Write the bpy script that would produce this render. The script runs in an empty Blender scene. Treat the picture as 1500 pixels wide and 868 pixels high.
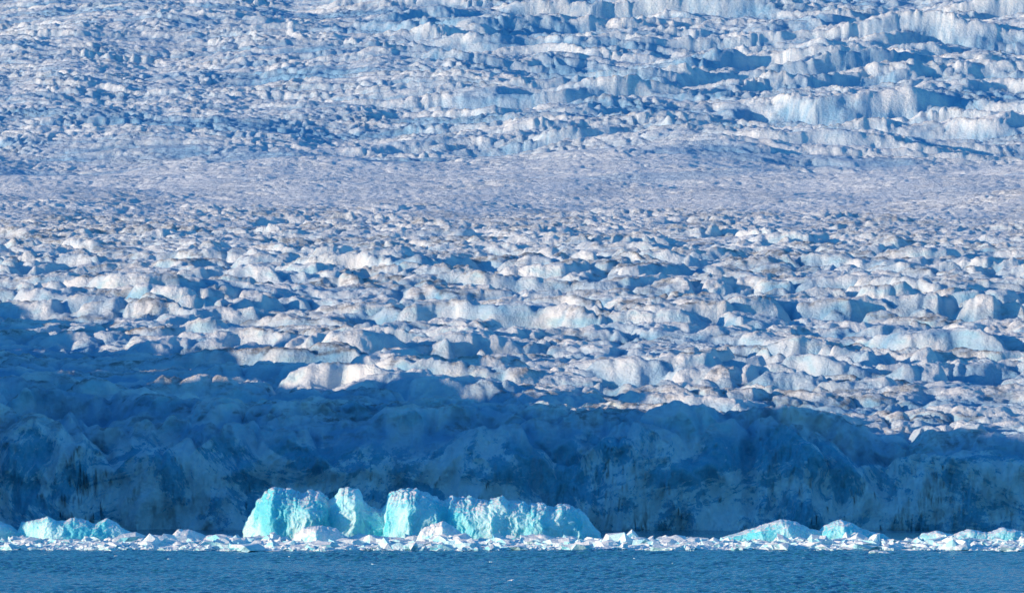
import bpy, numpy as np, math, time
T0=time.time()
rng=np.random.default_rng(7)
f32=np.float32
# ---------------------------------------------------------------- noise
GA=rng.uniform(0,2*np.pi,(256,256)).astype(f32); GX=np.cos(GA).ravel(); GY=np.sin(GA).ravel()
JX=rng.uniform(0.05,0.95,256*256).astype(f32); JY=rng.uniform(0.05,0.95,256*256).astype(f32)
CH=rng.uniform(0,1,256*256).astype(f32)
def perlin(x,y,ox=0.0,oy=0.0):
    x=(x+ox).astype(f32); y=(y+oy).astype(f32)
    xi=np.floor(x); yi=np.floor(y); fx=x-xi; fy=y-yi
    xi=xi.astype(np.int32); yi=yi.astype(np.int32)
    def g(dx,dy):
        k=((xi+dx)&255)*256+((yi+dy)&255)
        return GX[k]*(fx-dx)+GY[k]*(fy-dy)
    u=fx*fx*fx*(fx*(fx*6-15)+10); v=fy*fy*fy*(fy*(fy*6-15)+10)
    a=g(0,0); b=g(1,0); a=a+u*(b-a)
    c=g(0,1); d=g(1,1); c=c+u*(d-c)
    return (a+v*(c-a))*1.4
def fbm(x,y,o=3,ox=0.,oy=0.,gain=0.5):
    r=0; a=1.0; s=1.0
    for i in range(o):
        r=r+a*perlin(x*s,y*s,ox+i*17.3,oy+i*31.7); a*=gain; s*=2.03
    return r
def ridged(x,y,o=3,ox=0.,oy=0.,gain=0.5):
    r=0; a=1.0; s=1.0
    for i in range(o):
        r=r+a*(.6-1.6*np.abs(perlin(x*s,y*s,ox+i*17.3,oy+i*31.7))); a*=gain; s*=2.07
    return r
def worley(x,y,ox=0.,oy=0.):
    """F1, F2 and a random value per cell"""
    x=(x+ox).astype(f32); y=(y+oy).astype(f32)
    xi=np.floor(x).astype(np.int32); yi=np.floor(y).astype(np.int32)
    F1=np.full(x.shape,9.,f32); F2=np.full(x.shape,9.,f32); C=np.zeros(x.shape,f32)
    for dx in (-1,0,1):
        for dy in (-1,0,1):
            cx=xi+dx; cy=yi+dy
            k=(cx&255)*256+(cy&255)
            d=(cx+JX[k]-x)**2+(cy+JY[k]-y)**2
            C=np.where(d<F1,CH[k],C)
            F2=np.minimum(F2,np.maximum(F1,d)); F1=np.minimum(F1,d)
    return np.sqrt(F1),np.sqrt(F2),C
def ss(a,b,x):
    t=np.clip((x-a)/(b-a),0,1); return t*t*(3-2*t)
PERM=rng.permutation(256).astype(np.int32)
G3=rng.normal(size=(256,3)); G3/=np.linalg.norm(G3,axis=1)[:,None]
def perlin3(p,s=1.0,o=0.0):
    q=p*s+o; i=np.floor(q).astype(np.int64); f=q-i
    u=f*f*f*(f*(f*6-15)+10); out=0
    for dx in (0,1):
        for dy in (0,1):
            for dz in (0,1):
                h=PERM[(PERM[(PERM[(i[:,0]+dx)&255]+i[:,1]+dy)&255]+i[:,2]+dz)&255]
                g=G3[h]
                d=g[:,0]*(f[:,0]-dx)+g[:,1]*(f[:,1]-dy)+g[:,2]*(f[:,2]-dz)
                w=(u[:,0] if dx else 1-u[:,0])*(u[:,1] if dy else 1-u[:,1])*(u[:,2] if dz else 1-u[:,2])
                out=out+d*w
    return out*1.5
# ---------------------------------------------------------------- mesh helpers
def raw_mesh(name,co,faces_flat,nper,smooth=True,mat=None):
    me=bpy.data.meshes.new(name)
    nf=len(faces_flat)//nper
    me.vertices.add(len(co)); me.vertices.foreach_set("co",np.ascontiguousarray(co,dtype=f32).ravel())
    me.loops.add(len(faces_flat)); me.loops.foreach_set("vertex_index",np.ascontiguousarray(faces_flat,dtype=np.int32))
    me.polygons.add(nf); me.polygons.foreach_set("loop_start",np.arange(0,nf*nper,nper,dtype=np.int32))
    me.update(calc_edges=True)
    if smooth: me.shade_smooth()
    else: me.shade_flat()
    if mat: me.materials.append(mat)
    ob=bpy.data.objects.new(name,me); bpy.context.scene.collection.objects.link(ob)
    return ob
def grid_faces(nr,nc):
    i=np.arange(nr-1)[:,None]*nc+np.arange(nc-1)[None,:]
    return np.stack([i,i+1,i+nc+1,i+nc],-1).reshape(-1)
def grid_mesh(name,X,Y,Z,mat,smooth=True):
    nr,nc=X.shape
    return raw_mesh(name,np.stack([X,Y,Z],-1).reshape(-1,3),grid_faces(nr,nc),4,smooth,mat)
# ---------------------------------------------------------------- material helpers
class M:
    def __init__(s,name):
        s.m=bpy.data.materials.new(name); s.m.use_nodes=True
        s.t=s.m.node_tree; s.n=s.t.nodes; s.l=s.t.links
        s.b=s.n["Principled BSDF"]
        s.pos=s.n.new("ShaderNodeNewGeometry")
    def vmul(s,v):
        n=s.n.new("ShaderNodeVectorMath"); n.operation='MULTIPLY'; s.l.new(s.pos.outputs["Position"],n.inputs[0]); n.inputs[1].default_value=v
        return n.outputs[0]
    def noise(s,vec,scale=1,detail=4,rough=0.55,dist=0):
        n=s.n.new("ShaderNodeTexNoise"); n.inputs["Scale"].default_value=scale; n.inputs["Detail"].default_value=detail
        n.inputs["Roughness"].default_value=rough; n.inputs["Distortion"].default_value=dist
        s.l.new(vec,n.inputs["Vector"]); return n.outputs["Fac"]
    def ramp(s,x,a,b,c=0.,d=1.):
        n=s.n.new("ShaderNodeMapRange"); n.interpolation_type='SMOOTHSTEP'; s.l.new(x,n.inputs[0])
        for k,v in zip((1,2,3,4),(a,b,c,d)): n.inputs[k].default_value=v
        return n.outputs[0]
    def math(s,op,a,b):
        n=s.n.new("ShaderNodeMath"); n.operation=op
        for k,v in enumerate((a,b)):
            if isinstance(v,(int,float)): n.inputs[k].default_value=v
            else: s.l.new(v,n.inputs[k])
        return n.outputs[0]
    def mix(s,f,a,b):
        n=s.n.new("ShaderNodeMix"); n.data_type='RGBA'
        if isinstance(f,(int,float)): n.inputs[0].default_value=f
        else: s.l.new(f,n.inputs[0])
        for k,v in ((6,a),(7,b)):
            if isinstance(v,tuple): n.inputs[k].default_value=(*v,1)
            else: s.l.new(v,n.inputs[k])
        return n.outputs[2]
    def sep(s,o):
        n=s.n.new("ShaderNodeSeparateXYZ"); s.l.new(s.pos.outputs[o],n.inputs[0]); return n.outputs
    def bump(s,h,dist,strength=1.0,prev=None):
        n=s.n.new("ShaderNodeBump"); n.inputs["Distance"].default_value=dist; n.inputs["Strength"].default_value=strength
        s.l.new(h,n.inputs["Height"])
        if prev: s.l.new(prev,n.inputs["Normal"])
        return n.outputs[0]
    def attr(s,name):
        n=s.n.new("ShaderNodeAttribute"); n.attribute_name=name; return n.outputs["Fac"]
def glacier_mat():
    m=M("glacier_ice")
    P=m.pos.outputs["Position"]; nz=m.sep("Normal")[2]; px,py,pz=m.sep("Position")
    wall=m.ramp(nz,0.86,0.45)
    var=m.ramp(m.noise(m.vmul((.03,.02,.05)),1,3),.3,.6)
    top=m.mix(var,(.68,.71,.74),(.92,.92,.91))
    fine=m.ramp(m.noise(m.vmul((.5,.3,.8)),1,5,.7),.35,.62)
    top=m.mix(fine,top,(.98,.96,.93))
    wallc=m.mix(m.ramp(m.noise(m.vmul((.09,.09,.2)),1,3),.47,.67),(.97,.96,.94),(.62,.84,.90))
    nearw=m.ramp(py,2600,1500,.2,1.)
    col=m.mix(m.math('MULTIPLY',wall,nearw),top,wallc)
    hol_shade=m.attr("hollow_shade")
    col=m.mix(m.math('MULTIPLY',hol_shade,.78),col,(.12,.42,.68))  # crevices and upper bands painted bluer to deepen their shade
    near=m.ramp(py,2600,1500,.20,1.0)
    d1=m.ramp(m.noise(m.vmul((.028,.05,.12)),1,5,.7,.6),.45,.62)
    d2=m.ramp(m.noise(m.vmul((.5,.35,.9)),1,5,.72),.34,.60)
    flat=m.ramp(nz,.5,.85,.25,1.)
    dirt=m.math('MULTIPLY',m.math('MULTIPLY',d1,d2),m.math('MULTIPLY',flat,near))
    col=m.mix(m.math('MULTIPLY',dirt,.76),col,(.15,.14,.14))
    cl=m.attr("cliff")
    patch=m.ramp(m.noise(m.vmul((.04,.03,.055)),1,7,.78,.6),.47,.51)
    cliffc=m.mix(patch,(.13,.46,.64),(.92,.93,.94))
    st=m.ramp(m.noise(m.vmul((.25,.25,.06)),1,5,.7),.54,.66)
    cliffc=m.mix(m.math('MULTIPLY',st,.4),cliffc,(.42,.44,.48))
    grain=m.ramp(m.noise(m.vmul((.7,.7,.7)),1,5,.78),.38,.62)
    cliffc=m.mix(m.math('MULTIPLY',grain,.4),cliffc,(.46,.68,.80))
    col=m.mix(cl,col,cliffc)
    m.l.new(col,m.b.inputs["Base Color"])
    m.b.inputs["Roughness"].default_value=.62; m.b.inputs["Specular IOR Level"].default_value=.2
    b=m.bump(m.noise(P,.6,6,.72),1.25,.9)
    m.l.new(b,m.b.inputs["Normal"])
    return m.m
def berg_mat(name,ice,ice2,crust_lo,crust_hi,sss=.35):
    m=M(name)
    P=m.pos.outputs["Position"]; nz=m.sep("Normal")[2]
    n1=m.noise(m.vmul((1,1,.6)),.16,5,.6)
    c=m.mix(m.ramp(n1,.40,.58),ice,ice2)
    cr=m.math('ADD',nz,m.math('MULTIPLY',m.math('SUBTRACT',m.noise(m.vmul((1.1,1.1,.6)),.9,6,.75),.5),2.4))
    cr=m.ramp(cr,crust_lo,crust_hi)
    c=m.mix(cr,c,(.98,.97,.92))
    m.l.new(c,m.b.inputs["Base Color"])
    m.b.inputs["Roughness"].default_value=.35
    m.b.inputs["Subsurface Weight"].default_value=sss
    m.b.inputs["Subsurface Radius"].default_value=(.15,.8,1.0); m.b.inputs["Subsurface Scale"].default_value=1.8
    b=m.bump(m.noise(P,1.1,6,.7),.35,.8)
    m.l.new(b,m.b.inputs["Normal"])
    return m.m
def rock_mat():
    m=M("rock"); P=m.pos.outputs["Position"]
    c=m.mix(m.ramp(m.noise(P,.05,8,.7),.35,.65),(.10,.09,.085),(.24,.21,.19))
    sn=m.math('ADD',m.sep("Normal")[2],m.math('MULTIPLY',m.noise(P,.06,6,.7),.5))
    c=m.mix(m.ramp(sn,1.0,1.12),c,(.78,.79,.82))
    m.l.new(c,m.b.inputs["Base Color"]); m.b.inputs["Roughness"].default_value=.9
    m.l.new(m.bump(m.noise(P,.3,8,.7),2.,1.),m.b.inputs["Normal"])
    return m.m
def water_mat():
    m=M("sea_water"); P=m.pos.outputs["Position"]
    m.b.inputs["Base Color"].default_value=(.025,.18,.26,1)
    m.b.inputs["Roughness"].default_value=.08; m.b.inputs["IOR"].default_value=1.33
    b=m.bump(m.noise(m.vmul((2.2,1.6,1)),1,3,.6),.16,1.)
    m.l.new(b,m.b.inputs["Normal"])
    return m.m
MG=glacier_mat(); MR=rock_mat(); MW=water_mat()
MB=berg_mat("turquoise_ice",(.14,.70,.80),(.58,.92,.95),.60,1.08,.42)
MB2=berg_mat("white_ice",(.40,.82,.88),(.70,.92,.93),.0,.6,.25)
MBR=berg_mat("brash_white",(.24,.70,.82),(.64,.90,.93),.0,.75,.0)
# ---------------------------------------------------------------- glacier
def seg(a,b,d): return np.arange(a,b,d)
ys=np.concatenate([seg(972,1050,.22),seg(1050,1300,.4),seg(1300,1800,.68),seg(1800,2900,1.35),seg(2900,4150,1.6),seg(4150,5600,14)]).astype(f32)
uc=np.linspace(-.1,.1,760)
side=.1+(.45)*(np.linspace(0,1,51)[1:]**1.6)
us=np.concatenate([-side[::-1],uc,side]).astype(f32)
Y=np.repeat(ys[:,None],len(us),1); X=us[None,:]*Y
base_y=[900,1010,1060,1200,1500,1850,2200,2500,2800,3050,3300,3600,3900,4500,5600]
base_z=[12,17.5,21,31,57,80,101,118,139,168,204,252,304,415,570]
ty=np.arange(850,5700,5.); tz=np.interp(ty,base_y,base_z)
k=np.hanning(31); k/=k.sum(); tzs=np.convolve(np.pad(tz,15,mode='edge'),k,'valid'); w=ss(1050,1200,ty); tz=tz*(1-w)+tzs*w
front=8*perlin(X/55,Y*0+3.3)+5*perlin(X/19,Y*0+9.1)+2*perlin(X/7,Y*0+1.1)
yw=Y+front
base=np.interp(yw,ty,tz).astype(f32)
base-=4.5*ss(20,75,X)*(1-ss(1040,1110,Y))
wx=9*perlin(X/26,Y/30,5)+3.0*perlin(X/9,Y/9,5)+1.0*perlin(X/3.2,Y/3.5,35); wy=10*perlin(X/28,Y/32,55,3)+2.8*perlin(X/11,Y/9,15)+.9*perlin(X/3.2,Y/3.5,65)+.22*X
U=X+wx; V=Y+wy
nearA=1-ss(1350,2000,Y)*.94
H=base.copy(); hol_shade=np.zeros_like(H)
ampv=np.clip(.85+.9*perlin(X/60,Y/80,33,2),.3,1.6)
calmb=1-.62*ss(1850,2300,Y)*(1-ss(2800,3100,Y))
def saw(per,wxs,seed,sharp=.14,diag=.0,mid=.2):
    v=(Y+.35*wy+diag*X+per*.6*perlin(X/wxs,Y/(per*2.2),seed,1)+per*mid*perlin(X/(wxs*.25),Y/(per*.6),seed,9)+per*.05*perlin(X/(wxs*.08),Y/(per*.3),seed,19))/per
    fr=v-np.floor(v)
    return ss(0,sharp,fr)*(1-fr)**1.2-.35
F1,F2,C1=worley(U/25,V/16,3,7)
blk=ss(0,.35,F2-F1); mound=1-np.clip(F1,0,1)**2
S1=saw(46,72,11,.17,.2,.18)
g1=np.clip(.8+1.4*perlin(X/45,Y/60,71,8),.2,1.7)
S1b=saw(25,42,91,.20,-.25,.18)
g1b=np.clip(.65+1.5*perlin(X/34,Y/40,171,8),0,1.5)
rd=ridged(U/34,V/20,4,4,4,.5)
D=nearA*ampv*(S1*8.2*g1+S1b*5.0*g1b+(blk-.7)*2.4+(C1-.5)*1.7*blk+(mound-.7)*3.0+rd*1.3)
hol_shade+=nearA*((1-blk)*.6+ss(.05,-.3,S1)*.4+ss(.05,-.3,S1b)*.3)
G1,G2,C2=worley(U/9.0,V/6.8,13,27)
b2=ss(0,.35,G2-G1); m2=1-np.clip(G1,0,1)**2
var2=np.clip(.8+1.0*perlin(X/40,Y/60,3,3),.2,1.6)*calmb
D+=((b2-.7)*.8+(m2-.7)*1.5+(C2-.5)*.7*b2)*var2
D+=(.45+.2*ss(1500,2200,Y))*ridged(U/10,V/6,4,44,4,.5)*var2*(1+.3*ss(2900,3300,Y))
hol_shade+=(1-b2)*.4*calmb
S2=saw(14,28,41,.2,-.15)
D+=S2*1.8*np.clip(.6+1.4*perlin(X/40,Y/70,21,8),0,1.6)*calmb
t=3.4*ampv
D=np.where(D>t,t+2.8*np.tanh((D-t)/4.5),D)
H+=D
# upper icefall
up=ss(2750,3150,Y)
rt=ss(-.045,.03,X/Y+.03*perlin(X/200,Y/200,2,2)+.00002*(Y-3300))
K1,K2,C3=worley((X+18*perlin(X/60,Y/60,8)+6*perlin(X/18,Y/18,8))/40,V/24,51,7)
kb=ss(0,.3,K2-K1)
H+=up*((kb-.8)*1.2+(C3-.5)*1.6*kb)*(.25+.75*rt)
H+=up*1.5*ridged(U/40,V/20,4,144,4,.5)*(.5+.5*rt)
S3=saw(105,300,61,.10,-.30,.2)
S4=saw(56,180,67,.13,-.18,.2)
S5=saw(28,80,77,.16,.0)
g3=np.clip(.85+1.3*perlin(X/150,Y/160,7,18),.1,1.5)
H+=up*(S3*12.0*g3*(.05+.95*rt)+S4*9.0*np.clip(.7+1.3*perlin(X/100,Y/110,7,81),.1,1.4)*(.15+.85*rt)+S5*5.0*np.clip(.7+1.3*perlin(X/70,Y/70,17,81),.1,1.4)*(.7+.3*rt))
hol_shade+=up*ss(-.02,-.3,S3)*.5*(.2+.8*rt)+up*ss(-.02,-.3,S4)*.4+up*ss(-.05,-.3,S5)*.3
# blue shade of the upper troughs, painted into the ice colour as bands
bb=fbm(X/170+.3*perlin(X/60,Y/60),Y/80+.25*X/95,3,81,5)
hol_shade+=ss(2300,2800,Y)*ss(.08,.55,bb)*.6
# broad undulations
H+=ss(1600,2400,Y)*(10*perlin(X/150,Y/180,14,4)+4*perlin(X/60,Y/80,4,44)*calmb)
H+=.45*fbm(X/3.4,Y/3.2,4,9,9,.62)*(.4+.6*calmb)
# front cliff
c1=ss(998,1002.5,yw+3*perlin(X/9,Y/9,2)); c2=ss(1003,1012,yw+5*perlin(X/14,Y/14,6))
cl=.76*c1+.24*c2
Z=-4+(H+4)*cl
cliff=1-ss(1003,1012,yw+4*perlin(X/12,Y/6,8,8)+(Z-16)*1.0)
wgt=(1-ss(1025,1070,Y))
r1=1-np.abs(perlin(X/11,Z/13,4,4))*2.2
r2=1-np.abs(perlin(X/4,Z/5,14,4))*2
r3=1-np.abs(perlin(X/1.6,Z/1.8,14,4))*2
Yd=Y-wgt*(2.8*r1+1.5*r2+.6*r3+3*perlin(X/18,Z/9,24,4))
print("terrain",X.shape,time.time()-T0)
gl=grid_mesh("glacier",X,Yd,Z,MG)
for nm,ar in (("hollow_shade",np.clip(hol_shade,0,1)),("cliff",np.clip(cliff,0,1))):
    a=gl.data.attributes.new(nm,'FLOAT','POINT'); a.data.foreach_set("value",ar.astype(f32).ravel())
print("glacier mesh",time.time()-T0)
# ---------------------------------------------------------------- rocky ridge left of the ice front
ry=np.linspace(860,1750,560); rx=np.linspace(-1,1,160)
RY,RXn=np.meshgrid(ry,rx,indexing='ij')
xc=-178-.13*(RY-1000)
RX=xc+RXn*66-30*(RXn<0)*(-RXn)
t1=fbm(RY/26,RY*0,4,3,3,.7)
crest=(np.interp(RY,[850,905,960,1050,1150,1250,1500,1750],[63,63,56,53,55,59,63,66])+11*t1*ss(935,1000,RY)+2.5*t1)*ss(876,893,RY)
prof=np.clip(1-np.abs(RXn)**1.5,0,1)
RZ=-5+(crest+5)*prof+ss(.0,.35,prof)*3*fbm(RX/16,RY/16,4,7,7)*(1-.7*np.exp(-(RXn/.15)**2))*ss(876,893,RY)
grid_mesh("rocky_ridge",RX,RY,RZ,MR)
# ---------------------------------------------------------------- water (one sheet, real ripples where it is seen)
wyv=np.concatenate([[-4000,-1500,-200,200,450,560],seg(600,880,.3),seg(880,1010,1.5),[1100,1500]]).astype(f32)
wxv=np.linspace(-88,88,1000); wxv=np.concatenate([[-6000,-2000,-600,-200,-120],wxv,[120,200,600,2000,6000]]).astype(f32)
WY,WX=np.meshgrid(wyv,wxv,indexing='ij')
calm=(1-.8*ss(842,862,WY))*ss(560,605,WY)*(1-ss(86,90,np.abs(WX)))*(.9+.7*perlin(WX/25,WY/60,4,4))
WZ=calm*(.28*perlin(WX/2.0+.3*perlin(WX/6,WY/6),WY/2.4,1,1)+.15*perlin(WX/.9,WY/1.1,7,7)+.10*perlin(WX/7,WY/4.5,17,7))
grid_mesh("sea_water",WX,WY,WZ,MW)
# ---------------------------------------------------------------- icebergs
def berg(prof,depth,yc,mat,amp=1.0,sd=0.,n=None,pz=.5):
    prof=np.array(prof,float); sc=yc/8333.
    base_p=775+(20./yc-.02)*8333
    px=prof[:,0]; hh=(base_p-prof[:,1])*sc
    dpt=np.array(depth,float)
    W=(px[-1]-px[0])*sc
    if n is None: n=int(min(750,max(90,W/.1)))
    s=np.linspace(px[0],px[-1],n); h=np.interp(s,px,hh); d=np.interp(s,dpt[:,0],dpt[:,1])
    kk=np.hanning(5); kk/=kk.sum()
    h=np.convolve(np.pad(h,2,mode='edge'),kk,'valid')
    jag=fbm(s*.1,s*0+sd,4,1,1,.7)
    h=h*(1+.045*jag)
    endt=np.clip(np.minimum(np.arange(n),np.arange(n)[::-1])/6.,0,1)**.5
    d=d*endt; h=h*endt
    na=max(70,int(150*min(1,h.max()/6)))
    ph=np.linspace(0,np.pi,na)
    c=np.cos(ph); si=np.sin(ph)
    yy=-np.sign(c)*np.abs(c)**.75; zz=si**pz
    XX=((s-750)*sc)[:,None]+0*yy[None,:]
    YY=yc+d[:,None]*yy[None,:]+0*XX
    ZZ=-1+(h[:,None]+1)*zz[None,:]
    P=np.stack([XX,YY,ZZ],-1).reshape(-1,3)
    N=np.stack([0*XX,np.broadcast_to(yy*.95,XX.shape),np.broadcast_to(zz*.32,XX.shape)],-1).reshape(-1,3)
    Q=P*np.array([1,1,.6])
    a=perlin3(Q,.16,sd)*1.9+(.45-np.abs(perlin3(Q,.25,sd+5))*1.5)*.75+(.4-np.abs(perlin3(P,.7,sd+9))*1.3)*.5+(.3-np.abs(perlin3(P,1.7,sd+19)))*.3+perlin3(P,3.2,sd)*.14
    P=P+N*(a*amp)[:,None]
    P[:,0]+=amp*(.7*perlin3(P,.45,sd+20)+.25*perlin3(P,1.3,sd+29))
    return raw_mesh("iceberg",P,grid_faces(n,na),4,True,mat)
main=[(353,790),(355,782),(358,767),(370,748),(380,731),(392,720),(404,714),(418,716),(432,719),(440,724),(462,721),(474,726),(482,735),(490,731),(500,719),(512,712),(522,717),(528,724),(534,738),(545,743),(562,746),(567,737),(572,723),(590,718),(612,719),(626,723),(636,730),(650,734),(656,732),(661,728),(672,732),(690,727),(705,731),(714,733),(735,727),(746,733),(760,733),(775,738),(790,737),(806,742),(812,743),(816,738),(832,737),(850,743),(858,752),(868,768),(880,788)]
md=[(353,1),(370,5),(400,8.5),(450,8.5),(474,7.5),(484,5),(500,7),(520,7.2),(532,5.5),(562,5),(568,8),(600,9.5),(640,8.5),(654,7.5),(664,8),(700,8),(714,8),(740,8),(800,7),(850,5),(880,1)]
berg(main,md,920,MB,.85,3.1)
berg([(-60,790),(-40,768),(0,764),(18,770),(26,777),(34,764),(52,762),(72,756),(84,763),(100,762),(112,757),(140,766),(156,760),(176,772),(205,786)],[(-60,2),(0,4),(26,1.5),(70,4.5),(140,4),(205,1)],902,MB,.6,13.)
berg([(205,795),(222,782),(250,784),(262,774),(285,777),(300,785),(330,783),(352,787),(360,795)],[(205,1),(260,3),(300,2),(360,1)],897,MB2,.5,33.)
berg([(428,799),(432,782),(445,772),(470,769),(492,773),(503,784),(506,799)],[(428,2),(465,4),(506,2)],884,MB2,.5,43.)
berg([(608,799),(616,776),(634,768),(650,763),(664,771),(676,780),(684,799)],[(608,2),(650,4),(684,2)],884,MB2,.6,53.)
berg([(500,799),(510,786),(530,779),(556,784),(590,788),(606,799)],[(500,1),(540,3),(606,1)],886,MB2,.5,63.)
berg([(750,802),(765,788),(790,780),(812,787),(840,790),(860,802)],[(750,1),(800,3),(860,1)],880,MB2,.5,73.)
berg([(1045,796),(1060,785),(1085,779),(1110,771),(1128,765),(1145,759),(1165,763),(1182,771),(1200,777),(1212,768),(1232,763),(1250,769),(1266,776),(1290,781),(1310,794)],[(1045,1),(1100,4),(1150,5),(1200,2.5),(1235,4.5),(1310,1)],905,MB,.6,83.)
berg([(1330,795),(1350,779),(1375,776),(1395,783),(1420,775),(1445,781),(1470,773),(1500,779),(1530,770),(1560,792)],[(1330,1),(1375,3),(1395,2),(1480,3.5),(1560,1)],908,MB,.5,93.)
# ---------------------------------------------------------------- brash ice (one mass)
import bmesh
bm=bmesh.new(); bmesh.ops.create_icosphere(bm,subdivisions=2,radius=1); bm.verts.ensure_lookup_table()
bv=np.array([v.co[:] for v in bm.verts]); bf=np.array([[v.index for v in f.verts] for f in bm.faces]); bm.free()
NB=22000
cand=rng.uniform(0,1,(NB*4,2)); cx=(cand[:,0]-.5)*300
def edgef(x): return 842+6*perlin(x/24,x*0+.5)+3.5*perlin(x/6,x*0+4.5)+1.5*perlin(x/1.7,x*0+4.5)
cy=edgef(cx)+ (cand[:,1]**1.2)*62
dens=.95+1.0*perlin(cx/16,cy/9,5,5)+.3*np.exp(-((cy-853)/5)**2)-.3*ss(15,35,cx)*ss(872,892,cy)
keep=rng.uniform(0,1,len(cx))<dens
cx=cx[keep][:NB]; cy=cy[keep][:NB]; nb=len(cx)
clus=np.clip(1+1.7*perlin(cx/7,cy/7,15,15),.5,2.4)
r=np.clip(rng.lognormal(-1.5,.62,nb)*clus,.08,1.45)
sx=r*rng.uniform(.8,2.0,nb); sy=r*rng.uniform(.8,1.7,nb); sz=r*rng.uniform(.4,1.0,nb)
ns=26; cx[:ns]=rng.uniform(-80,80,ns); cy[:ns]=rng.uniform(760,842,ns); s0=rng.uniform(.08,.22,ns); sx[:ns]=s0*1.6; sy[:ns]=s0*1.3; sz[:ns]=s0*.7
cx[0],cy[0],sx[0],sy[0],sz[0]=53,826,1.1,.7,.4
cx[1],cy[1],sx[1],sy[1],sz[1]=0,690,.5,.4,.15
an=rng.uniform(0,6.28,nb); an[0]=0
off=rng.uniform(0,200,(nb,3))
nv=len(bv)
B=np.broadcast_to(bv,(nb,nv,3)).reshape(-1,3)+0
q=B*1.1+np.repeat(off,nv,0)
dsp=1+.8*perlin3(q,1.)+.6*perlin3(q,2.1)
B=(B*dsp[:,None]).reshape(nb,nv,3)
B=B*np.stack([sx,sy,sz],-1)[:,None,:]
ca,sa=np.cos(an)[:,None],np.sin(an)[:,None]
BX=B[:,:,0]*ca-B[:,:,1]*sa+cx[:,None]; BY=B[:,:,0]*sa+B[:,:,1]*ca+cy[:,None]; BZ=B[:,:,2]+(sz*.2)[:,None]
bco=np.stack([BX,BY,BZ],-1).reshape(-1,3)
bfaces=(bf[None]+(np.arange(nb)*nv)[:,None,None]).reshape(-1,3)
sxg=np.linspace(-150,150,1500); syg=np.linspace(830,915,320)
SY,SX=np.meshgrid(syg,sxg,indexing='ij')
SZ=.10+.25*fbm(SX/1.6,SY/2.2,4,3,3,.7)+.3*perlin(SX/16,SY/9,5,5)+.15*perlin(SX/5,SY/3,5,5)
SZ=np.minimum(SZ,.5)
SZ=SZ-.8*(1-ss(0,2.0,SY-edgef(SX)))-.6*ss(892,912,SY)-.25*ss(15,35,SX)*ss(872,890,SY)
sf=grid_faces(*SX.shape).reshape(-1,4)
s3=np.concatenate([sf[:,[0,1,2]],sf[:,[0,2,3]]])+len(bco)
allco=np.concatenate([bco,np.stack([SX,SY,SZ],-1).reshape(-1,3)])
raw_mesh("brash_ice",allco,np.concatenate([bfaces,s3]).reshape(-1),3,False,MBR)
# ---------------------------------------------------------------- light
tan_el=.165; el=math.atan(tan_el)
hx,hy=.927,.375
import mathutils
d=mathutils.Vector((hx*math.cos(el),hy*math.cos(el),-math.sin(el)))
sun=bpy.data.lights.new("sun","SUN"); sun.energy=5; sun.angle=math.radians(.5); sun.color=(1,.80,.57)
so=bpy.data.objects.new("sun",sun); bpy.context.scene.collection.objects.link(so)
so.rotation_euler=d.to_track_quat('-Z','Y').to_euler()
w=bpy.data.worlds.new("World"); bpy.context.scene.world=w; w.use_nodes=True
sk=w.node_tree.nodes.new("ShaderNodeTexSky"); sk.sky_type='NISHITA'; sk.sun_disc=False
sk.sun_elevation=el; sk.sun_rotation=math.atan2(-hx,-hy)%(2*math.pi); sk.altitude=0; sk.air_density=1; sk.dust_density=0; sk.ozone_density=2.5
bg=w.node_tree.nodes["Background"]; bg.inputs[1].default_value=.145
hs=w.node_tree.nodes.new("ShaderNodeMix"); hs.data_type='RGBA'; hs.blend_type='MULTIPLY'; hs.inputs[0].default_value=1; hs.inputs[7].default_value=(.34,1.12,1.75,1)
w.node_tree.links.new(sk.outputs[0],hs.inputs[6])
w.node_tree.links.new(hs.outputs[2],bg.inputs[0])
# ---------------------------------------------------------------- camera
cam=bpy.data.cameras.new("camera"); cam.lens=200; cam.sensor_width=36; cam.clip_start=1; cam.clip_end=20000
co=bpy.data.objects.new("camera",cam); bpy.context.scene.collection.objects.link(co)
co.location=(0,0,20); co.rotation_euler=(math.pi/2+.0209,0,0)
sc=bpy.context.scene; sc.camera=co
sc.view_settings.view_transform='Standard'; sc.view_settings.look='None'; sc.view_settings.exposure=0
print("done",time.time()-T0)
